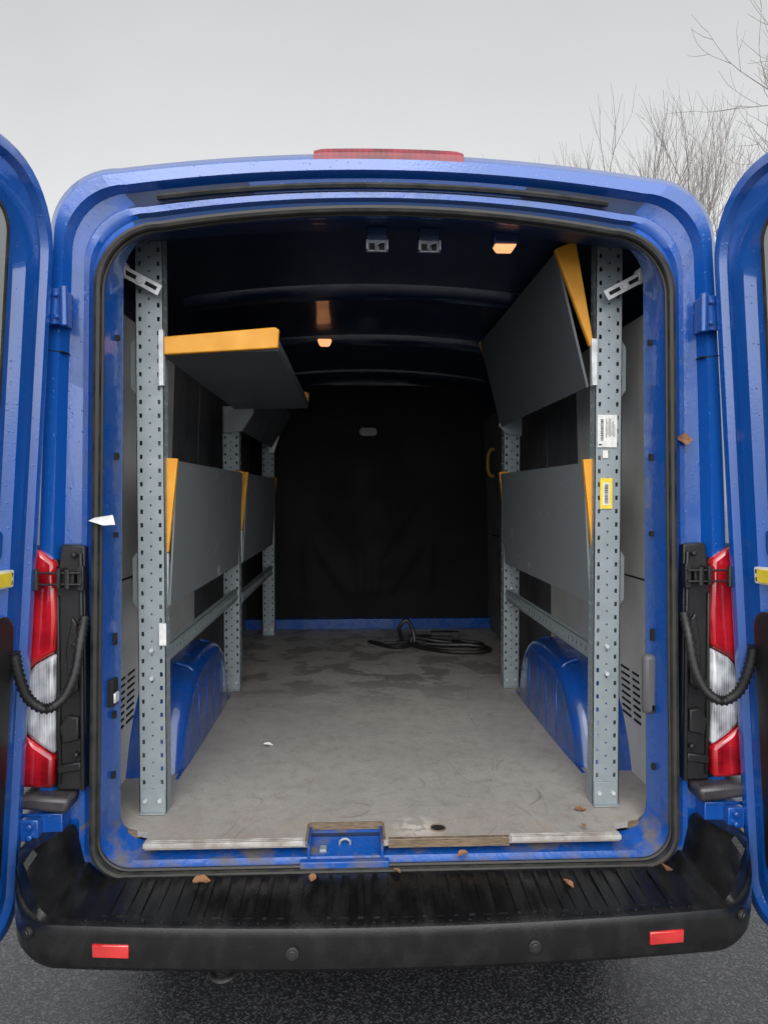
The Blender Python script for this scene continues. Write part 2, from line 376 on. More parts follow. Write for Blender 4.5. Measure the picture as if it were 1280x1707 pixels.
# ---- rear corners
for s in (-1,1):
    def X(p): return [(s*a,z) for a,z in p]
    b=B(); b.prism(X([(.865,1.50),(.93,1.505),(.955,1.30),(.95,.80),(.873,.80),(.867,1.0)]),'y',-.003,.06)
    b.prism(X([(.878,.86),(.945,.85),(.945,.875),(.880,.885)]),'y',-.016,.0)
    b.prism(X([(.882,.95),(.925,.94),(.935,.985),(.915,1.02),(.882,1.015)]),'y',-.022,.0)
    sbox(b,s,.869,.880,-.016,.0,.80,1.48); sbox(b,s,.935,.943,-.014,.0,.82,1.36)
    b.prism(X([(.885,1.09),(.91,1.07),(.918,1.2),(.90,1.30),(.886,1.28)]),'y',-.014,.0)
    for z in (1.475,1.22,.905): b.cyl((s*.892,-.012,z),(0,1,0),.008,.02,10)
    b.make('hinge_pocket',BLACKP,van,bevel=.004)
    lamp=B(); lamp.prism(X([(.940,1.455),(.985,1.495),(1.030,1.505),(1.044,1.30),(1.052,.81),(.955,.80),(.948,1.0),(.936,1.30)]),'y',.0,.16)
    lo=lamp.make('tail_light',BLACKP,van,bevel=.012)
    def lens(poly,name,m,yy=-.022):
        q=B(); q.prism(X(poly),'y',yy,.155); return q.make(name,m,lo,bevel=.012)
    lens([(.944,1.455),(.985,1.488),(1.026,1.498),(1.039,1.30),(1.048,1.12),(1.0,1.17),(.945,1.20),(.941,1.30)],'red_lens',REDL)
    lens([(.945,1.197),(1.0,1.167),(1.048,1.117),(1.052,.985),(1.0,.94),(.952,.905),(.95,1.0)],'clear_lens',CLEARL,-.020)
    lens([(.952,.902),(1.0,.937),(1.052,.982),(1.056,.815),(.957,.81)],'red_lens',REDL)
    b=B(); b.prism(X([(.90,.79),(1.0,.80),(1.06,.80),(1.065,.765),(.91,.745)]),'y',-.045,.12); b.make('lamp_ledge',CAP,van,bevel=.012)
    b=B(); b.prism(X([(.93,.74),(1.045,.74),(1.045,.66),(.93,.66)]),'y',-.02,.1)
    sbox(b,s,.985,1.035,-.05,.0,.675,.735)
    for z in (.69,.72): b.cyl((s*1.005,-.055,z),(0,1,0),.009,.02,8)
    b.make('hinge_bracket',JAMB,van,bevel=.005)
    b=B(); sbox(b,s,.885,.925,-.035,.0,1.39,1.43); sbox(b,s,.860,.878,-.030,0,1.375,1.445)
    sbox(b,s,.86,.99,-.048,-.040,1.425,1.431); sbox(b,s,.86,.985,-.048,-.040,1.393,1.399); sbox(b,s,.915,.925,-.056,.0,1.385,1.44)
    b.cyl((s*.985,-.045,1.41),(0,0,1),.009,.06,10); b.cyl((s*.90,-.042,1.41),(0,0,1),.008,.055,10)
    b.make('door_check',BLACKP,van,bevel=.002)
    b=B(); sbox(b,s,.905,.95,-.030,.03,2.12,2.22); b.cyl((s*.905,-.030,2.17),(0,0,1),.011,.11,12)
    for z in (2.14,2.20): b.cyl((s*.925,-.034,z),(0,1,0),.007,.012,8)
    b.make('door_hinge',JAMB,van,bevel=.006)
    pts=catmull([(s*.865,-.01,1.30),(s*.862,-.05,1.24),(s*.872,-.07,1.15),(s*.90,-.085,1.085),(s*.94,-.10,1.065),(s*.975,-.12,1.10),(s*.99,-.14,1.17),(s*.995,-.15,1.23)],9)
    b=B(); b.tube(pts,[.0160 if i%2 else .0115 for i in range(len(pts))],10)
    b.make('cable_conduit',BLACKP,van,angle=80)
    for z,h in ((2.10,.015),(1.75,.02),(1.52,.015),(1.20,.035),(.98,.02),(.80,.018)):
        w=lerp(.826,.79,(z-.6)/1.85)
        b=B(); b.prism([(s*(w-.008),z),(s*(w-.008),z+h),(s*(w+.004),z+h),(s*(w+.004),z)],'y',.075,.088)
        b.make('pillar_slot',DARK,van)

b=B(); b.box(-.835,-.808,.05,.10,1.02,1.10); b.make('latch_cavity',DARK,van,bevel=.004)
b=B(); b.box(-.814,-.802,.055,.09,1.03,1.06); b.make('latch_striker',ZINC,van,bevel=.004)
b=B(); b.box(.785,.83,.075,.11,.97,1.155); b.make('pillar_handle',GREYPL,van,bevel=.014)

# ---- bumper
XC,RC=.87,.17
def plan(x): return -.250+.045*(abs(x)/XC)**2
YE=plan(XC)
half=[]
for i in range(0,41): x=XC*i/40; half.append((x,plan(x),0.0))
for i in range(1,15):
    a=R(90*i/14); half.append((XC+RC*math.sin(a),YE+RC*(1-math.cos(a)),i/14))
for y in (.0,.06,.12,.22,.35): half.append((XC+RC+.003,y,1.0))
st=[(-x,y,k) for x,y,k in half[::-1]][:-1]+half
b=B(); rg=[]
for x,y,k in st:
    s=1 if x>0 else -1; a=abs(x)
    up=sm(0,.5,k)
    up=max(up,sm(.84,.87,a)*.2)
    xb=s*min(a,.87+.09*k); yb=.02 if k<1 else max(.03,y)
    def P(t,z,dy=0): return Vector((lerp(x,xb,t),lerp(y,yb,t)+dy,z))
    ztf=lerp(.534,.630,sm(.1,1,k)); ztb=lerp(.550,.690,up)
    zb=lerp(.405,.45,sm(0,1,k))
    rg.append([P(1,ztb),P(.86,ztb-.001),P(lerp(.6,.25,up),lerp(lerp(ztf,ztb,.5),ztb-.006,up)),P(lerp(.10,.08,up),lerp(ztf+.002,ztb-.03,up)),P(.05,ztf-.001),P(.015,ztf-.006),P(0,ztf-.016),P(0,ztf-.03),P(.0,lerp(ztf,zb,.6)),P(.02,zb+.016),P(.07,zb),P(.5,zb-.02),P(1,zb-.02)])
b.loft(rg,cap=True)
random.seed(12)
for i in range(-18,19):
    x=i*.042; yf=plan(x); h=random.choice((.002,.0035,.005)); hw=random.choice((.005,.008,.012))
    b.slab([(x-hw,yf+.035,.5355),(x+hw,yf+.035,.5355),(x+hw,-.03,.5495),(x-hw,-.03,.5495)],h)
for i in range(-16,17):
    x=i*.05; b.cyl((x,plan(x)+.016,.5375),(0,0,1),.0055,.006,8)
bumper=b.make('rear_bumper',BUMP,van,angle=28)
for s in (-1,1):
    p=[]; q=B()
    for xx in (.682,.714,.746,.778):
        p.append([Vector((s*xx,plan(xx)-.005,.450)),Vector((s*xx,plan(xx)-.005,.485)),Vector((s*xx,plan(xx)+.02,.485)),Vector((s*xx,plan(xx)+.02,.450))])
    q.loft(p,cap=True); q.make('bumper_reflector',REDD,bumper,bevel=.003)
for x in (-.26,.37,-.955,.955):
    if abs(x)<.8: y=plan(x); d=Vector((0,-1,0)); z=.468
    else:
        an=math.asin((abs(x)-XC)/RC); y=YE+RC*(1-math.cos(an)); d=Vector((math.copysign(math.sin(an),x),-math.cos(an),0)); z=.50
    q=B(); c=Vector((x,y,z)); q.cyl(c+d*.002,d,.017,.012,24); q.cyl(c+d*.006,d,.011,.012,24)
    q.make('parking_sensor',BLACKP,bumper,bevel=.002)
b=B(); b.tube(catmull([(-.48,.0,.385),(-.485,-.14,.378),(-.475,-.19,.372),(-.45,-.205,.370),(-.425,-.19,.372),(-.415,-.14,.378),(-.42,.0,.385)],8),.008,8); b.make('towing_eye',BLACKP,van)

# ---- latch well
b=B(); 
b.box(-.235,-.02,.02,.15,.560,.566)
b.box(-.240,-.232,.02,.15,.56,.612); b.box(-.023,-.015,.02,.15,.56,.612); b.box(-.24,-.015,.145,.155,.56,.615)
b.box(-.26,.0,-.004,.02,.535,.575)
well=b.make('latch_well',SILL,van,bevel=.006)
b=B(); b.box(-.175,-.085,.06,.12,.566,.571)
b.tube(catmull([(-.145,.09,.57),(-.145,.085,.592),(-.13,.085,.60),(-.115,.085,.592),(-.115,.09,.57)],6),.004,8)
for x in (-.16,-.10): b.cyl((x,.075,.573),(0,0,1),.006,.006,8)
b.make('door_striker',GALV,well,bevel=.001)
b=B(); b.box(-.205,-.185,.05,.08,.566,.585); b.make('latch_block',GALV,well,bevel=.002)

# ---- floor board
poly=[(-.715,.03),(-.24,.03),(-.24,.145),(-.015,.145),(-.015,.03),(.695,.03),(.70,.10),(.79,.13),(.82,.16),(.94,.20),(.94,3.34),(-.94,3.34),(-.94,.20),(-.82,.16),(-.79,.13),(-.72,.10)]
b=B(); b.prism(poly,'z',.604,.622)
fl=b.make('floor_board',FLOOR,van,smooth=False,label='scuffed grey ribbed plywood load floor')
for bx in ((.0,.36,.024,.0295,.600,.621),(-.246,-.2405,.03,.14,.602,.6235),(-.0145,-.009,.03,.14,.602,.6235),(-.24,-.015,.1405,.146,.602,.6235),(.0,.36,.0295,.042,.6222,.6235),(-.79,-.72,.118,.1285,.600,.6215),(.72,.79,.118,.1285,.600,.6215)):
    b=B(); b.box(*bx); b.make('plywood_edge',WOOD,fl)
for x0,x1 in ((-.718,-.252),(.366,.698)):
    b=B()
    b.box(x0,x1,.022,.052,.612,.6240)
    for k in range(3): b.box(x0,x1,.0235+k*.010,.0295+k*.010,.6235,.6252)
    b.make('edge_strip',ALU,fl,bevel=.0008,smooth=False)
b=B(); b.cyl((.155,.095,.6225),(0,0,1),.021,.003,24,0); o=b.make('floor_hole',DARK,fl)
b=B(); b.tube([(.155+.022*math.cos(a*math.pi/12),.095+.022*math.sin(a*math.pi/12),.6235) for a in range(24)],.0025,6,closed=True); b.make('hole_rim',WOOD,fl)

# ---- linings
for s in (-1,1):
    b=B()
    b.prism([(s*.925,.622),(s*.918,1.34),(s*.925,1.34),(s*.932,.622)],'y',.17,1.60)
    for r_ in range(8):
        z=.82+r_*.024
        for y0,y1 in ((.43,.49),(.52,.60)):
            sbox(b,s,.9195,.926,y0+r_*.003,y1+r_*.003,z,z+.008,1)
    b.make('side_lining',[LINING,DARK],van)
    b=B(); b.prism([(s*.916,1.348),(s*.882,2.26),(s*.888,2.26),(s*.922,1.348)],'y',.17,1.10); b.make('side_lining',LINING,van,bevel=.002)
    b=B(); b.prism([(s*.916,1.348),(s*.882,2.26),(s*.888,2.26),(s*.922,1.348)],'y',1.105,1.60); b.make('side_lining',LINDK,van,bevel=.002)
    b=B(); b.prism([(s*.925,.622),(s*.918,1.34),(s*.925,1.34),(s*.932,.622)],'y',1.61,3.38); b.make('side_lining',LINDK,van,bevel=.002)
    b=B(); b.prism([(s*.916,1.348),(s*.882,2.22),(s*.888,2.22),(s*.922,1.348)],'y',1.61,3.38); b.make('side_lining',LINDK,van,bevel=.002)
# ---- wheel arches
for s in (-1,1):
    prof=[(.53,.622),(.575,.74),(.65,.85),(.76,.93),(.90,.965),(1.25,.97),(1.38,.93),(1.47,.85),(1.53,.74),(1.57,.622)]
    cy=1.05
    pp=[(v.x,v.y) for v in catmull([(p[0],p[1],0) for p in prof],4)]
    def sc(k,x,dz=0): return [Vector((s*x,cy+(p[0]-cy)*k,.622+(p[1]-.622)*k)) for p in pp]
    b=B(); b.loft([sc(1.03,.945),sc(1.015,.88),sc(1.0,.84),sc(.985,.79),sc(.968,.765),sc(.945,.748),sc(.91,.737),sc(.86,.731),sc(.82,.734),sc(.78,.729),sc(.5,.727)],closed_loop=True)
    n=len(pp); b.f.append(tuple(10*n+k for k in range(n))); b.m.append(0)
    for yy in (.82,.97,1.12,1.27):
        b.tube(catmull([(s*.733,yy,.63),(s*.730,yy,.75),(s*.732,yy+.01,.84),(s*.741,yy+.01,.90),(s*.765,yy+.01,.945),(s*.82,yy+.01,.965)],5),.0075,8)
    ar=b.make('wheel_arch',ARCH,van,angle=60)
    b=B(); b.tube([(s*.738,.50+i*.11,.624) for i in range(11)],.006,6); b.make('arch_flange',ARCH,ar)
# ---- bulkhead with shallow pressed relief
segs=[]
def poly2(pts):
    for a,c in zip(pts[:-1],pts[1:]): segs.append((a,c))
for s in (-1,1):
    poly2([(s*.33,1.54),(s*.06,1.16),(s*.06,.92)])
    poly2([(s*.46,.95),(s*.46,1.24),(s*.40,1.26),(s*.16,.92)])
def dist(px,pz,sg):
    (ax,az),(bx,bz)=sg; dx,dz=bx-ax,bz-az; t=max(0,min(1,((px-ax)*dx+(pz-az)*dz)/(dx*dx+dz*dz+1e-9)))
    return math.hypot(px-ax-t*dx,pz-az-t*dz)
b=B(); NX,NZ=120,110; V=[]
for j in range(NZ+1):
    z=.70+1.77*j/NZ
    for i in range(NX+1):
        x=-.92+1.84*i/NX
        d=min(dist(x,z,sg) for sg in segs)
        V.append((x,3.362-.009*(1-sm(.0,.07,d)),z))
b.add(V,[(j*(NX+1)+i,j*(NX+1)+i+1,(j+1)*(NX+1)+i+1,(j+1)*(NX+1)+i) for j in range(NZ) for i in range(NX)])
bk=b.make('bulkhead',BULK,van,angle=80)
b=B(); b.box(-.93,.93,3.30,3.40,.622,.700); 
for i in range(-8,9): b.cyl((i*.1,3.298,.66),(0,1,0),.008,.008,8)
b.make('bulkhead_beam',JAMB,van,bevel=.01)
b=B(); b.prism([(-.07,2.10),(-.05,2.08),(.05,2.08),(.07,2.10),(.07,2.13),(.05,2.15),(-.05,2.15),(-.07,2.13)],'y',3.325,3.35); b.make('interior_lamp',DULL,van,bevel=.006)
for y,wd in ((.98,1.3),(1.92,1.2),(2.95,1.2)):
    b=B(); rr=[]
    for i in range(41):
        x=-.80+1.60*i/40; z=2.515-.05*(x/.71)**2-.012; e=.06*wd
        rr.append([Vector((x,y+e*math.cos(a_),z+.006-.032*math.sin(a_)**.7+.010*math.exp(-(math.cos(a_)/.25)**2))) for a_ in [math.pi*(k+.0)/12 for k in range(1,12)]]+[Vector((x,y-e,z+.03)),Vector((x,y+e,z+.03))])
    b.loft(rr,cap=True); b.make('roof_rib',RIBBLUE,van,angle=75)
b=B(); b.prism([(.335,2.425),(.405,2.425),(.393,2.408),(.347,2.408)],'y',.155,.20); b.prism([(.328,2.46),(.412,2.46),(.408,2.4255),(.332,2.4255)],'y',.15,.205); b.m=[0]*6+[1]*(len(b.m)-6); b.make('cargo_lamp',[WARM,HEADB],van,bevel=.004,label='lit warm cargo lamp')
b=B(); b.prism([(-.30,2.47),(-.22,2.47),(-.235,2.435),(-.285,2.435)],'y',1.74,1.79); b.make('cargo_lamp',WARM,van,bevel=.010)
for x in (-.03,.13):
    b=B(); b.box(x-.033,x+.033,.135,.145,2.388,2.420); b.box(x-.033,x+.033,.135,.20,2.418,2.424)
    b.box(x-.034,x-.028,.12,.15,2.390,2.42); b.box(x+.028,x+.034,.12,.15,2.390,2.42)
    b.tube([(x-.004,.125,2.39),(x-.004,.118,2.405),(x+.016,.118,2.412)],.004,6)
    o=b.make('top_striker',STRK,van,bevel=.002)
    for a_,c_ in ((-.024,-.008),(.006,.022)):
        q=B(); q.box(x+a_,x+c_,.131,.136,2.393,2.412); q.make('striker_slot',DARK,o)
    b=B(); b.box(x-.03,x+.03,.140,.20,2.4245,2.465); b.make('striker_mount',HEADB,o,bevel=.003)
b=B(); b.tube(catmull([(.875,2.9,1.96),(.85,2.9,1.955),(.832,2.9,1.92),(.828,2.9,1.87),(.832,2.9,1.81),(.85,2.9,1.775),(.875,2.9,1.77)],6),.012,8); b.make('grab_handle',HANDLEY,van)

# ---- doors
A=R(7)
def door(s):
    hx,hy=.916,-.03
    def T(u,z,w):
        X=hx+u*math.sin(A)-w*math.cos(A)+(2.45-z)*.066
        Y=hy-u*math.cos(A)-w*math.sin(A)
        return Vector((s*X,Y,z))
    def ol(u0,u1,z0,z1,r,rs,w):
        P=[]
        for cx,cz,rr,a0 in ((u1-rs,z0+rs,rs,-90),(u1-rs,z1-rs,rs,0),(u0+r,z1-r,r,90),(u0+rs,z0+rs,rs,180)):
            for i in range(11): a=R(a0+9*i); P.append(T(cx+rr*math.cos(a),cz+rr*math.sin(a),w))
        return P
    U0,U1,Z0,Z1=-.02,.83,.400,2.545
    def ins(d,w,r): return ol(U0+d,U1-d,Z0+d,Z1-d*1.1,r,.08,w)
    b=B()
    b.loft([ins(.03,-.072,.22),ins(.006,-.065,.24),ins(-.002,-.055,.25),ins(.0,-.044,.25),
            ins(.016,-.040,.24),ins(.020,-.028,.23),ins(.026,-.006,.22),ins(.033,.0,.21),ins(.054,.0,.20),ins(.066,-.016,.19),ins(.096,-.018,.17),ins(.106,-.003,.165),ins(.150,-.003,.15),ins(.172,-.024,.14)],cap=True)
    for z,hh in ((2.08,.05),(1.93,.035),(1.72,.05),(1.50,.035),(1.42,.025)):
        q=[T(.084+.014*math.cos(a*math.pi/8),z+hh*math.sin(a*math.pi/8),-.0175) for a in range(16)]
        q2=[T(.084+.009*math.cos(a*math.pi/8),z+(hh-.008)*math.sin(a*math.pi/8),-.009) for a in range(16)]
        b.loft([q,q2]); o=len(b.v); b.f.append(tuple(range(o-16,o))); b.m.append(0)
    for z0,z1 in ((1.47,1.56),):
        b.loft([ol(.15,.78,z0,z1,.02,.02,-.024),ol(.155,.775,z0+.008,z1-.008,.016,.016,-.010)]); o=len(b.v); b.f.append(tuple(range(o-44,o))); b.m.append(0)
    d=b.make('rear_door',BLUE,van,angle=40,label='blue rear door swung wide open')
    b=B(); b.loft([ol(.195,.74,1.60,2.37,.07,.07,-.025),ol(.195,.74,1.60,2.37,.07,.07,-.008),ol(.203,.732,1.608,2.362,.065,.065,-.008),ol(.203,.732,1.608,2.362,.065,.065,-.025)]); b.make('window_gasket',RUBBER,d)
    b=B(); b.loft([ol(.200,.735,1.605,2.365,.066,.066,-.028),ol(.200,.735,1.605,2.365,.066,.066,-.012)],cap=True); b.make('window',GLASSG,d)
    b=B(); b.loft([ol(.11,.78,.58,1.33,.05,.05,-.022),ol(.11,.78,.58,1.33,.05,.05,.006),ol(.12,.77,.59,1.32,.045,.045,.012)],cap=True); b.make('door_trim',BLACKP,d)
    b=B(); b.loft([ol(.125,.24,1.405,1.450,.006,.006,-.022),ol(.125,.24,1.405,1.450,.006,.006,.006)],cap=True); h=b.make('latch_plate',WHITE,d)
    b=B(); b.loft([ol(.142,.24,1.410,1.445,.006,.006,.0),ol(.142,.24,1.410,1.445,.006,.006,.012)],cap=True); b.make('latch_lever',YEL,h)
    for z0,z1 in ((1.411,1.422),(1.432,1.443)):
        b=B(); b.loft([ol(.129,.138,z0,z1,.002,.002,.0),ol(.129,.138,z0,z1,.002,.002,.0068)],cap=True); b.make('latch_mark',INK,h)
door(-1); door(1)

# ============================================================ SHELVING
def perf(b,o,u,v,W,H,cols,period,rows):
    o=Vector(o);u=Vector(u);v=Vector(v)
    us=sorted(set([0,W]+[c for a,c_,k in cols for c in (a,c_)]))
    vs=[0.0]; k=0
    base=sorted(set(r for rr in rows.values() for r in rr))
    while k*period<H:
        for r in base:
            z=k*period+r
            if z<H-.004: vs.append(z)
        k+=1
    vs.append(H); vs=sorted(set(round(x,5) for x in vs))
    vert=[o+u*a+v*z for z in vs for a in us]; n=len(us); fs=[]
    for j in range(len(vs)-1):
        zc=((vs[j]+vs[j+1])/2)%period
        for i in range(n-1):
            uc=(us[i]+us[i+1])/2; hole=False
            for a,c_,kk in cols:
                if a<uc<c_ and rows[kk][0]<zc<rows[kk][1] and .06<vs[j]<H-.03: hole=True
            if not hole: fs.append((j*n+i,j*n+i+1,(j+1)*n+i+1,(j+1)*n+i))
    b.add(vert,fs)
rows={'e':(.004,.018),'c':(.028,.034)}
def post(parent,s,y,z1,x0a=.768,name='upright'):
    b=B(); x0=s*x0a; W=.086; u=(-s,0,0)
    perf(b,(x0,y,.624),u,(0,0,1),W,z1-.624,[(.010,.0185,'e'),(.040,.046,'c'),(.0675,.076,'e')],.0435,rows)
    perf(b,(x0-s*W,y,.624),(0,1,0),(0,0,1),.055,z1-.624,[(.012,.020,'e'),(.036,.044,'e')],.0435,rows)
    perf(b,(x0,y,.624),(0,1,0),(0,0,1),.055,z1-.624,[(.024,.032,'e')],.0435,rows)
    o=b.make(name,GALV,parent,solid=.0022,smooth=False)
    b=B(); sbox(b,s,x0a-.004,x0a-(W-.004),y-.006,y-.0005,.6235,.70)
    sbox(b,s,x0a-.002,x0a-W,y-.02,y-.0005,.6235,.628)
    b.make('post_foot',GALV,o,bevel=.001)
    for x,z in ((.02,.665),(.066,.665),(.044,1.15),(.044,1.06)):
        b=B(); b.cyl((x0-s*x,y-.008,z),(0,1,0),.0065,.012,8); b.make('bolt',ZINC,o)
    return o
def rail(parent,s,y0,y1,z,xa=.695):
    b=B(); x=s*xa
    perf(b,(x,y0,z-.028),(0,0,1),(0,1,0),.056,y1-y0,[(.020,.036,'a')],.05,{'a':(.012,.032)})
    b.box(min(x,x+s*.022),max(x,x+s*.022),y0,y1,z+.026,z+.028); b.box(min(x,x+s*.022),max(x,x+s*.022),y0,y1,z-.028,z-.026)
    b.make('rail',GALV,parent,solid=.002,smooth=False)
def foldshelf(parent,s,y0,y1,dx=0):
    b=B()
    b.slab([(s*(.664+dx),y0,1.752),(s*(.664+dx),y1,1.752),(s*(.690+dx),y1,1.285),(s*(.690+dx),y0,1.285)],.006*s)
    b.slab([(s*(.664+dx),y0,1.752),(s*(.664+dx),y1,1.752),(s*(.70+dx),y1,1.757),(s*(.70+dx),y0,1.757)],.005)
    sh=b.make('shelf',SHELF,parent,label='grey shelf board folded down')
    for ya in (y0-.022,y1+.004):
        b=B(); b.prism([(s*(.652+dx),1.762),(s*(.708+dx),1.765),(s*(.702+dx),1.46),(s*(.684+dx),1.46)],'y',ya,ya+.018); b.make('shelf_end',ORANGE,sh,bevel=.002)
        b=B(); b.prism([(s*(.684+dx),1.455),(s*(.702+dx),1.455),(s*(.702+dx),1.285),(s*(.688+dx),1.285)],'y',ya+.001,ya+.016); b.make('shelf_bracket',ZINC,sh,bevel=.001)
def platewall(parent,s,y,z,e=0):
    b=B(); b.prism([(s*(.755+e),z-.09),(s*(.780+e),z-.09),(s*(.793+e),z-.07),(s*(.793+e),z+.07),(s*(.780+e),z+.09),(s*(.755+e),z+.09)],'y',y+.03,y+.034)
    b.make('wall_bracket',GALV,parent,bevel=.001)
def brace(parent,s,y,cx=.79):
    b=B(); M=Matrix.Translation((s*cx,y-.045,2.308))@Matrix.Rotation(s*R(-28),4,'Y')
    b.box(-.066,.066,-.004,.0,-.017,.017,0,M)
    o=b.make('brace',BRZ,parent,bevel=.001)
    for a_,c_ in ((-.054,-.016),(.016,.054)):
        b=B(); b.box(a_,c_,-.0055,-.004,-.006,.006,0,M); b.make('brace_slot',DARK,o)
    b=B(); c=M@Vector((-s*.0,.016,0)); b.cyl(c,(0,1,0),.011,.055,6); b.make('bolt',BRZ,o)
    b=B(); sbox(b,s,cx+.045,cx+.070,y-.055,y-.01,2.323,2.363); b.make('brace_foot',BRZ,o,bevel=.002)

L=empty('shelving_unit',(-.72,1.66,.622),'grey perforated steel van shelving with yellow-orange shelf ends, three uprights','shelving','van shelving racks')
Rr=empty('shelving_unit',(.72,.95,.622),'grey perforated steel van shelving with upper shelf folded up, paper labels','shelving','van shelving racks')
for y,z,xa in ((.236,2.47,.790),(1.66,2.10,.783),(3.10,2.05,.768)): post(L,-1,y,z,xa)
for y,z in ((.236,2.47),(1.66,2.10)): post(Rr,1,y,z)
foldshelf(L,-1,.285,1.625,.016); foldshelf(L,-1,1.735,3.07,.008); foldshelf(Rr,1,.285,1.625)
rail(L,-1,.29,1.66,1.125,.71); rail(L,-1,1.72,3.10,1.10); rail(Rr,1,.29,1.66,1.115)
for s,P in ((-1,L),(1,Rr)):
    e=.022 if s<0 else 0
    platewall(P,s,.236,2.06,e); platewall(P,s,.236,1.37,e); brace(P,s,.236,.758 if s<0 else .755)
b=B()
b.slab([(-.715,.25,2.10),(-.715,1.66,2.09),(-.345,1.66,2.10),(-.345,.25,2.115)],.008)
b.slab([(-.345,.25,2.115),(-.345,1.66,2.10),(-.345,1.66,2.13),(-.345,.25,2.145)],.003)
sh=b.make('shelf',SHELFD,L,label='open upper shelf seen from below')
for ya in (.228,1.66):
    b=B(); b.prism([(-.700,2.088),(-.342,2.112),(-.338,2.170),(-.352,2.178),(-.700,2.145)],'y',ya,ya+.02); b.make('shelf_end',ORANGE,sh,bevel=.004)
b=B(); b.box(-.715,-.700,.222,.245,1.99,2.165); b.make('shelf_bracket',ZINC,sh,bevel=.001)
b=B(); b.prism([(-.77,2.09),(-.62,2.085),(-.62,2.06),(-.68,1.97),(-.77,1.96)],'y',1.63,1.645); b.make('shelf_bracket',GALV,sh,bevel=.002)
b=B(); b.slab([(-.70,1.75,1.98),(-.70,3.08,1.98),(-.56,3.08,2.22),(-.56,1.75,2.22)],.008)
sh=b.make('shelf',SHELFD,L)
b=B(); b.prism([(-.72,2.10),(-.64,2.06),(-.68,1.94),(-.72,1.94)],'y',3.065,3.08); b.make('shelf_bracket',ZINC,sh,bevel=.002)
b=B(); b.slab([(.560,.26,2.435),(.560,1.64,2.435),(.668,1.64,2.0),(.668,.26,2.0)],.008)
b.slab([(.560,.26,2.435),(.560,1.64,2.435),(.60,1.64,2.445),(.60,.26,2.445)],.003)
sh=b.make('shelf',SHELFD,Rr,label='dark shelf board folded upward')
for ya in (.236,1.645):
    b=B(); b.prism([(.545,2.437),(.60,2.462),(.615,2.458),(.674,2.14),(.662,2.125)],'y',ya-.004,ya+.018); b.make('shelf_end',ORANGE,sh,bevel=.004)
    b=B(); b.prism([(.664,2.15),(.684,2.15),(.684,2.0),(.668,2.0)],'y',ya-.01,ya+.01); b.make('shelf_bracket',ZINC,sh,bevel=.001)
b=B(); b.prism([(.77,2.05),(.66,2.06),(.65,2.0),(.69,1.96),(.77,1.95)],'y',1.63,1.645); b.make('shelf_bracket',GALV,sh,bevel=.002)
# labels
b=B(); b.box(.688,.752,.231,.233,1.80,1.905); random.seed(4)
z=1.822
while z<1.892:
    h=random.choice((.0012,.002,.003)); b.box(.698,.707,.2300,.2311,z,z+h,1); z+=h+random.choice((.0012,.002))
for k in range(7): b.box(.716+k*.0045,.7172+k*.0045,.2300,.2311,1.83+random.random()*.01,1.87+random.random()*.025,1)
b.box(.692,.702,.2300,.2311,1.806,1.811,1)
b.make('paper_label',[WHITE,INK],Rr,smooth=False,label='white paper label with barcode')
b=B(); b.box(.698,.738,.231,.233,1.600,1.700); b.box(.708,.728,.2302,.2311,1.612,1.685,1)
z=1.618
while z<1.680:
    h=random.choice((.0012,.002,.003)); b.box(.712,.724,.2294,.2303,z,z+h,2); z+=h+random.choice((.0012,.002))
b.make('yellow_label',[YEL,WHITE,INK],Rr,smooth=False,label='yellow label with white barcode field')
b=B(); b.box(.705,.723,.2315,.233,1.765,1.790); b.make('torn_label',WHITE,Rr)
b=B(); b.box(-.722,-.700,.2285,.2335,1.165,1.235); b.make('torn_label',WHITE,L)

# ============================================================ loose things
b=B(); random.seed(2)
cx,cy,cz=.37,2.70,.622
b.box(cx-.18,cx+.25,cy-.02,cy+.10,cz,cz+.018); b.box(cx-.10,cx+.18,cy+.0,cy+.08,cz+.018,cz+.060)
b.box(cx+.05,cx+.24,cy+.05,cy+.11,cz+.03,cz+.08)
b.tube(catmull([(cx-.15,cy+.05,cz+.02),(cx-.17,cy+.03,cz+.12),(cx-.12,cy+.02,cz+.17),(cx-.08,cy+.02,cz+.10),(cx-.07,cy,cz+.03)],6),.014,8)
b.tube(catmull([(cx-.10,cy-.04,cz+.02),(cx+.00,cy-.16,cz+.016),(cx+.15,cy-.26,cz+.016),(cx+.32,cy-.27,cz+.016),(cx+.40,cy-.20,cz+.02),(cx+.30,cy-.12,cz+.03),(cx+.12,cy-.10,cz+.03),(cx+.0,cy-.06,cz+.03)],8),.017,8,flat=.8)
b.tube(catmull([(cx+.26,cy+.05,cz+.02),(cx+.38,cy-.01,cz+.014),(cx+.33,cy-.08,cz+.014),(cx+.10,cy-.06,cz+.04),(cx-.06,cy-.0,cz+.055)],8),.013,8)
b.tube(catmull([(cx-.05,cy-.02,cz+.02),(cx-.20,cy-.10,cz+.012),(cx-.31,cy+.0,cz+.012),(cx-.37,cy+.10,cz+.012),(cx-.27,cy+.02,cz+.012),(cx-.12,cy+.04,cz+.014)],7),.017,8,flat=.6)
b.make('strap_bundle',BLACKP,None,label='tangled black straps and hose on the van floor',cat='straps')

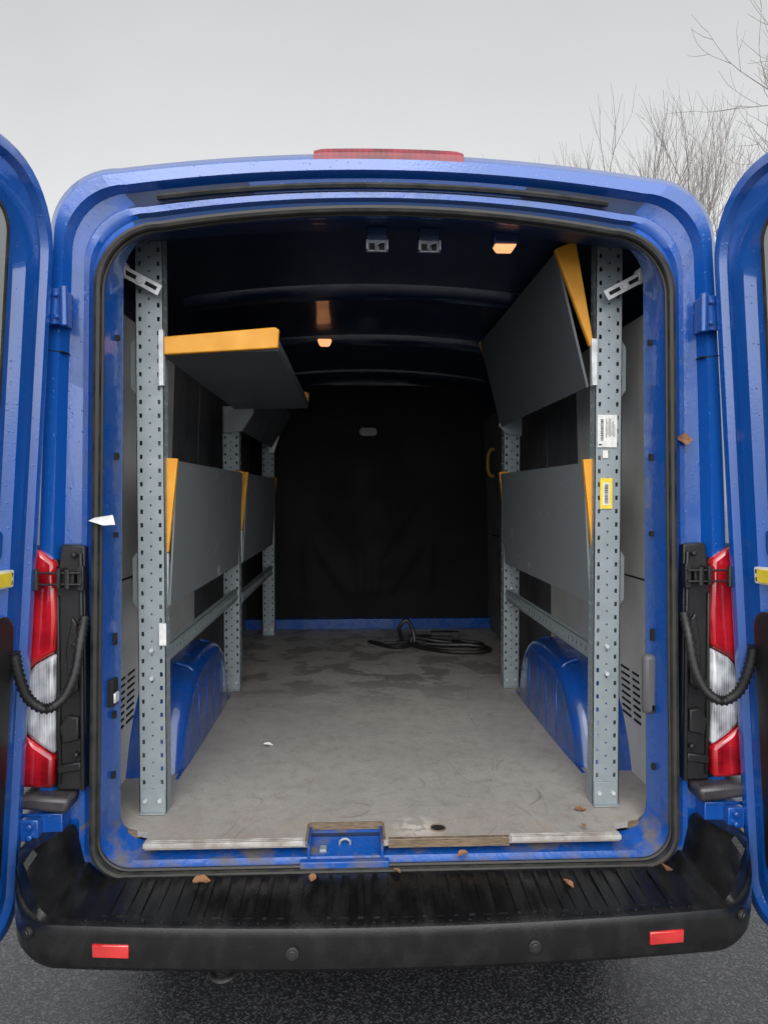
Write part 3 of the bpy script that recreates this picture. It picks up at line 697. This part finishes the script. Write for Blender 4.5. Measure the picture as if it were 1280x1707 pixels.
def leaf(x,y,z,size,rot,tilt,m=LEAF,label='dry brown leaf lying on the van',name='fallen_leaf',seed=0,cat='leaf'):
    random.seed(seed); b=B(); nu,nv=7,5; V=[]
    for i in range(nu):
        t=i/(nu-1); w=math.sin(math.pi*min(1,t*.93+.05))**.8*.35*(1+.15*math.sin(9*t+seed))
        for j in range(nv):
            q=(j/(nv-1)-.5)*2
            V.append(Vector(((t-.5)*size,q*w*size,size*(.22*abs(q)**1.5*w*2+.12*math.sin(3*t+seed)+.03*random.random()))))
    M=Matrix.Translation((x,y,z))@Matrix.Rotation(rot,4,'Z')@Matrix.Rotation(tilt,4,'X')
    fs=[(i*nv+j,i*nv+j+1,(i+1)*nv+j+1,(i+1)*nv+j) for i in range(nu-1) for j in range(nv-1)]
    b.add([M@v for v in V],fs)
    b.make(name,m,None,label=label,cat=cat,group='fallen leaves' if cat=='leaf' else None)
leaf(-.53,-.06,.556,.05,.4,.2,seed=1); leaf(.79,-.07,.575,.06,1.2,.5,seed=2); leaf(.63,.20,.626,.04,.2,.1,seed=3)
leaf(.873,.01,1.81,.05,.1,1.2,seed=9,label='dry brown leaf caught on the door pillar'); leaf(.50,-.10,.550,.035,2.2,.2,seed=5); leaf(.22,.01,.582,.035,.3,.1,seed=6); leaf(.60,.07,.633,.025,1,.1,seed=7)
leaf(-.22,-.05,.556,.03,1.4,.2,seed=11); leaf(.02,-.03,.558,.025,2.6,.2,seed=12)
leaf(-.45,.83,.626,.04,.3,.1,m=WHITE,label='white paper scrap on the van floor',name='paper_scrap',seed=8,cat='paper')
b=B(); b.slab([(-.845,-.025,1.572),(-.80,-.04,1.560),(-.765,-.045,1.562),(-.775,-.03,1.585)],.002); b.slab([(-.845,-.025,1.572),(-.775,-.03,1.585),(-.78,-.02,1.588),(-.83,-.02,1.580)],.002)
b.make('paper_tag',WHITE,None,label='torn white tag stuck on the door seal',cat='tag')

# ============================================================ ground & trees
b=B(); b.add([(-300,-300,0),(300,-300,0),(300,300,0),(-300,300,0)],[(0,1,2,3)])
g=b.make('ground',ASPH,None); g['kind']='structure'

def tree(name,x,y,h,seed,spread=1.0,label='tall bare winter tree with fine twigs',levels=6,r0=.13,rmin=.004):
    random.seed(seed); e=empty(name,(x,y,0),label,'tree','bare trees')
    tr=B(); cr=B()
    top=h*.30
    tr.tube([(x,y,-.1),(x+.05,y,top*.5),(x,y+.05,top)],[r0*1.25,r0,r0*.85],10)
    def br(p,d,l,r,lv,bb):
        n=3; P=[p]; q=p.copy(); dd=d.copy()
        for i in range(n):
            dd=(dd+Vector((random.uniform(-.16,.16),random.uniform(-.16,.16),random.uniform(-.04,.14)))).normalized()
            q=q+dd*l/n; P.append(q.copy())
        rad=[r*(1-.45*i/n) for i in range(n+1)]
        bb.tube(P,rad,4 if lv>1 else 7)
        if lv>=levels: return
        k=random.choice((2,3,3)) if lv<levels-1 else 2
        for j in range(k):
            t=1.0 if j==0 else random.uniform(.45,.95)
            idx=min(n-1,int(t*n)); bp=P[idx].lerp(P[idx+1],t*n-idx)
            ang=random.uniform(.12,.3) if j==0 else random.uniform(.4,.8)
            ax=dd.cross(Vector((random.uniform(-1,1),random.uniform(-1,1),random.uniform(-1,1)))).normalized()
            nd=(Matrix.Rotation(ang*spread,3,ax)@dd); nd.z+=.08; nd.normalize()
            br(bp,nd,l*random.uniform(.66,.84),max(r*(.58 if j else .64),rmin),lv+1,bb)
    for k in range(4):
        a=k*math.pi/2+random.random(); d=Vector((math.cos(a)*.45*spread,math.sin(a)*.45*spread,1)).normalized()
        br(Vector((x,y+.03,top-.1-.1*k)),d,h*.20,r0*.5,0,cr)
    tr.make('trunk',BARK,e); cr.make('crown',BARK,e,smooth=False)
tree('bare_tree',8.7,21,15.6,11,.68,rmin=.0045,levels=5); tree('bare_tree',11.4,22,15.6,5,.72,rmin=.0045); tree('bare_tree',9.45,8.8,12.0,7,1.1,label='bare tree with drooping outer twigs',rmin=.0045)

# ============================================================ world, light, camera
w=bpy.data.worlds.new('World'); scene.world=w; w.use_nodes=True
nt=w.node_tree; N=nt.nodes; Lk=nt.links
bg=N['Background']
sky=N.new('ShaderNodeTexSky'); sky.sky_type='NISHITA'; sky.sun_disc=False; sky.sun_elevation=R(40); sky.sun_rotation=R(188)
hs=N.new('ShaderNodeHueSaturation'); hs.inputs['Saturation'].default_value=.12; hs.inputs['Value'].default_value=.1; Lk.new(sky.outputs[0],hs.inputs['Color'])
tc=N.new('ShaderNodeTexCoord'); sp=N.new('ShaderNodeSeparateXYZ'); Lk.new(tc.outputs['Generated'],sp.inputs[0])
def wmr(v,a,b_,x,y):
    r=N.new('ShaderNodeMapRange'); r.interpolation_type='SMOOTHSTEP'; r.inputs['From Min'].default_value=a; r.inputs['From Max'].default_value=b_; r.inputs['To Min'].default_value=x; r.inputs['To Max'].default_value=y
    Lk.new(v,r.inputs['Value']); return r.outputs[0]
def wm(op,a,b_):
    m=N.new('ShaderNodeMath'); m.operation=op
    for i,q in enumerate((a,b_)):
        if isinstance(q,float): m.inputs[i].default_value=q
        else: Lk.new(q,m.inputs[i])
    return m.outputs[0]
elev=wmr(sp.outputs['Z'],.15,.66,.88,.61)
back_fill=wmr(sp.outputs['Y'],.35,-.8,0.0,2.4)  # extra sky brightness added behind the camera to light the van interior
nz=N.new('ShaderNodeTexNoise'); nz.inputs['Scale'].default_value=1.6; nz.inputs['Detail'].default_value=4; Lk.new(tc.outputs['Generated'],nz.inputs['Vector'])
cl=wmr(nz.outputs['Fac'],.3,.7,.92,1.08)
tot=wm('MULTIPLY',wm('ADD',elev,back_fill),cl)
cmb=N.new('ShaderNodeCombineColor')
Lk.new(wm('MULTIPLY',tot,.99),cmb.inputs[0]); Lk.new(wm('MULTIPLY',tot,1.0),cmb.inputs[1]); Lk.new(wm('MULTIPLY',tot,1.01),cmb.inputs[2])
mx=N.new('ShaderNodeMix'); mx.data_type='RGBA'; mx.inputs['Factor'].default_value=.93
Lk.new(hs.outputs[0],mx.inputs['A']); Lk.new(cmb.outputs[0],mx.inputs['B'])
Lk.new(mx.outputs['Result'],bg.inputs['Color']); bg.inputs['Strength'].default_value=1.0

sl=bpy.data.lights.new('sun','SUN'); sl.energy=1.4; sl.angle=R(40); sl.color=(1,.97,.93)
so=bpy.data.objects.new('sun',sl); scene.collection.objects.link(so)
so.rotation_euler=(R(50),0,R(-8))
cam=bpy.data.cameras.new('camera'); co=bpy.data.objects.new('camera',cam); scene.collection.objects.link(co)
cam.sensor_fit='VERTICAL'; cam.sensor_height=36; cam.lens=24.95; cam.clip_end=2000; cam.clip_start=.05
co.location=(-.097,-2.05,1.65); co.rotation_euler=(R(90-1.5),0,R(-2.3))
scene.camera=co
scene.view_settings.view_transform='Standard'; scene.view_settings.look='None'; scene.view_settings.exposure=0
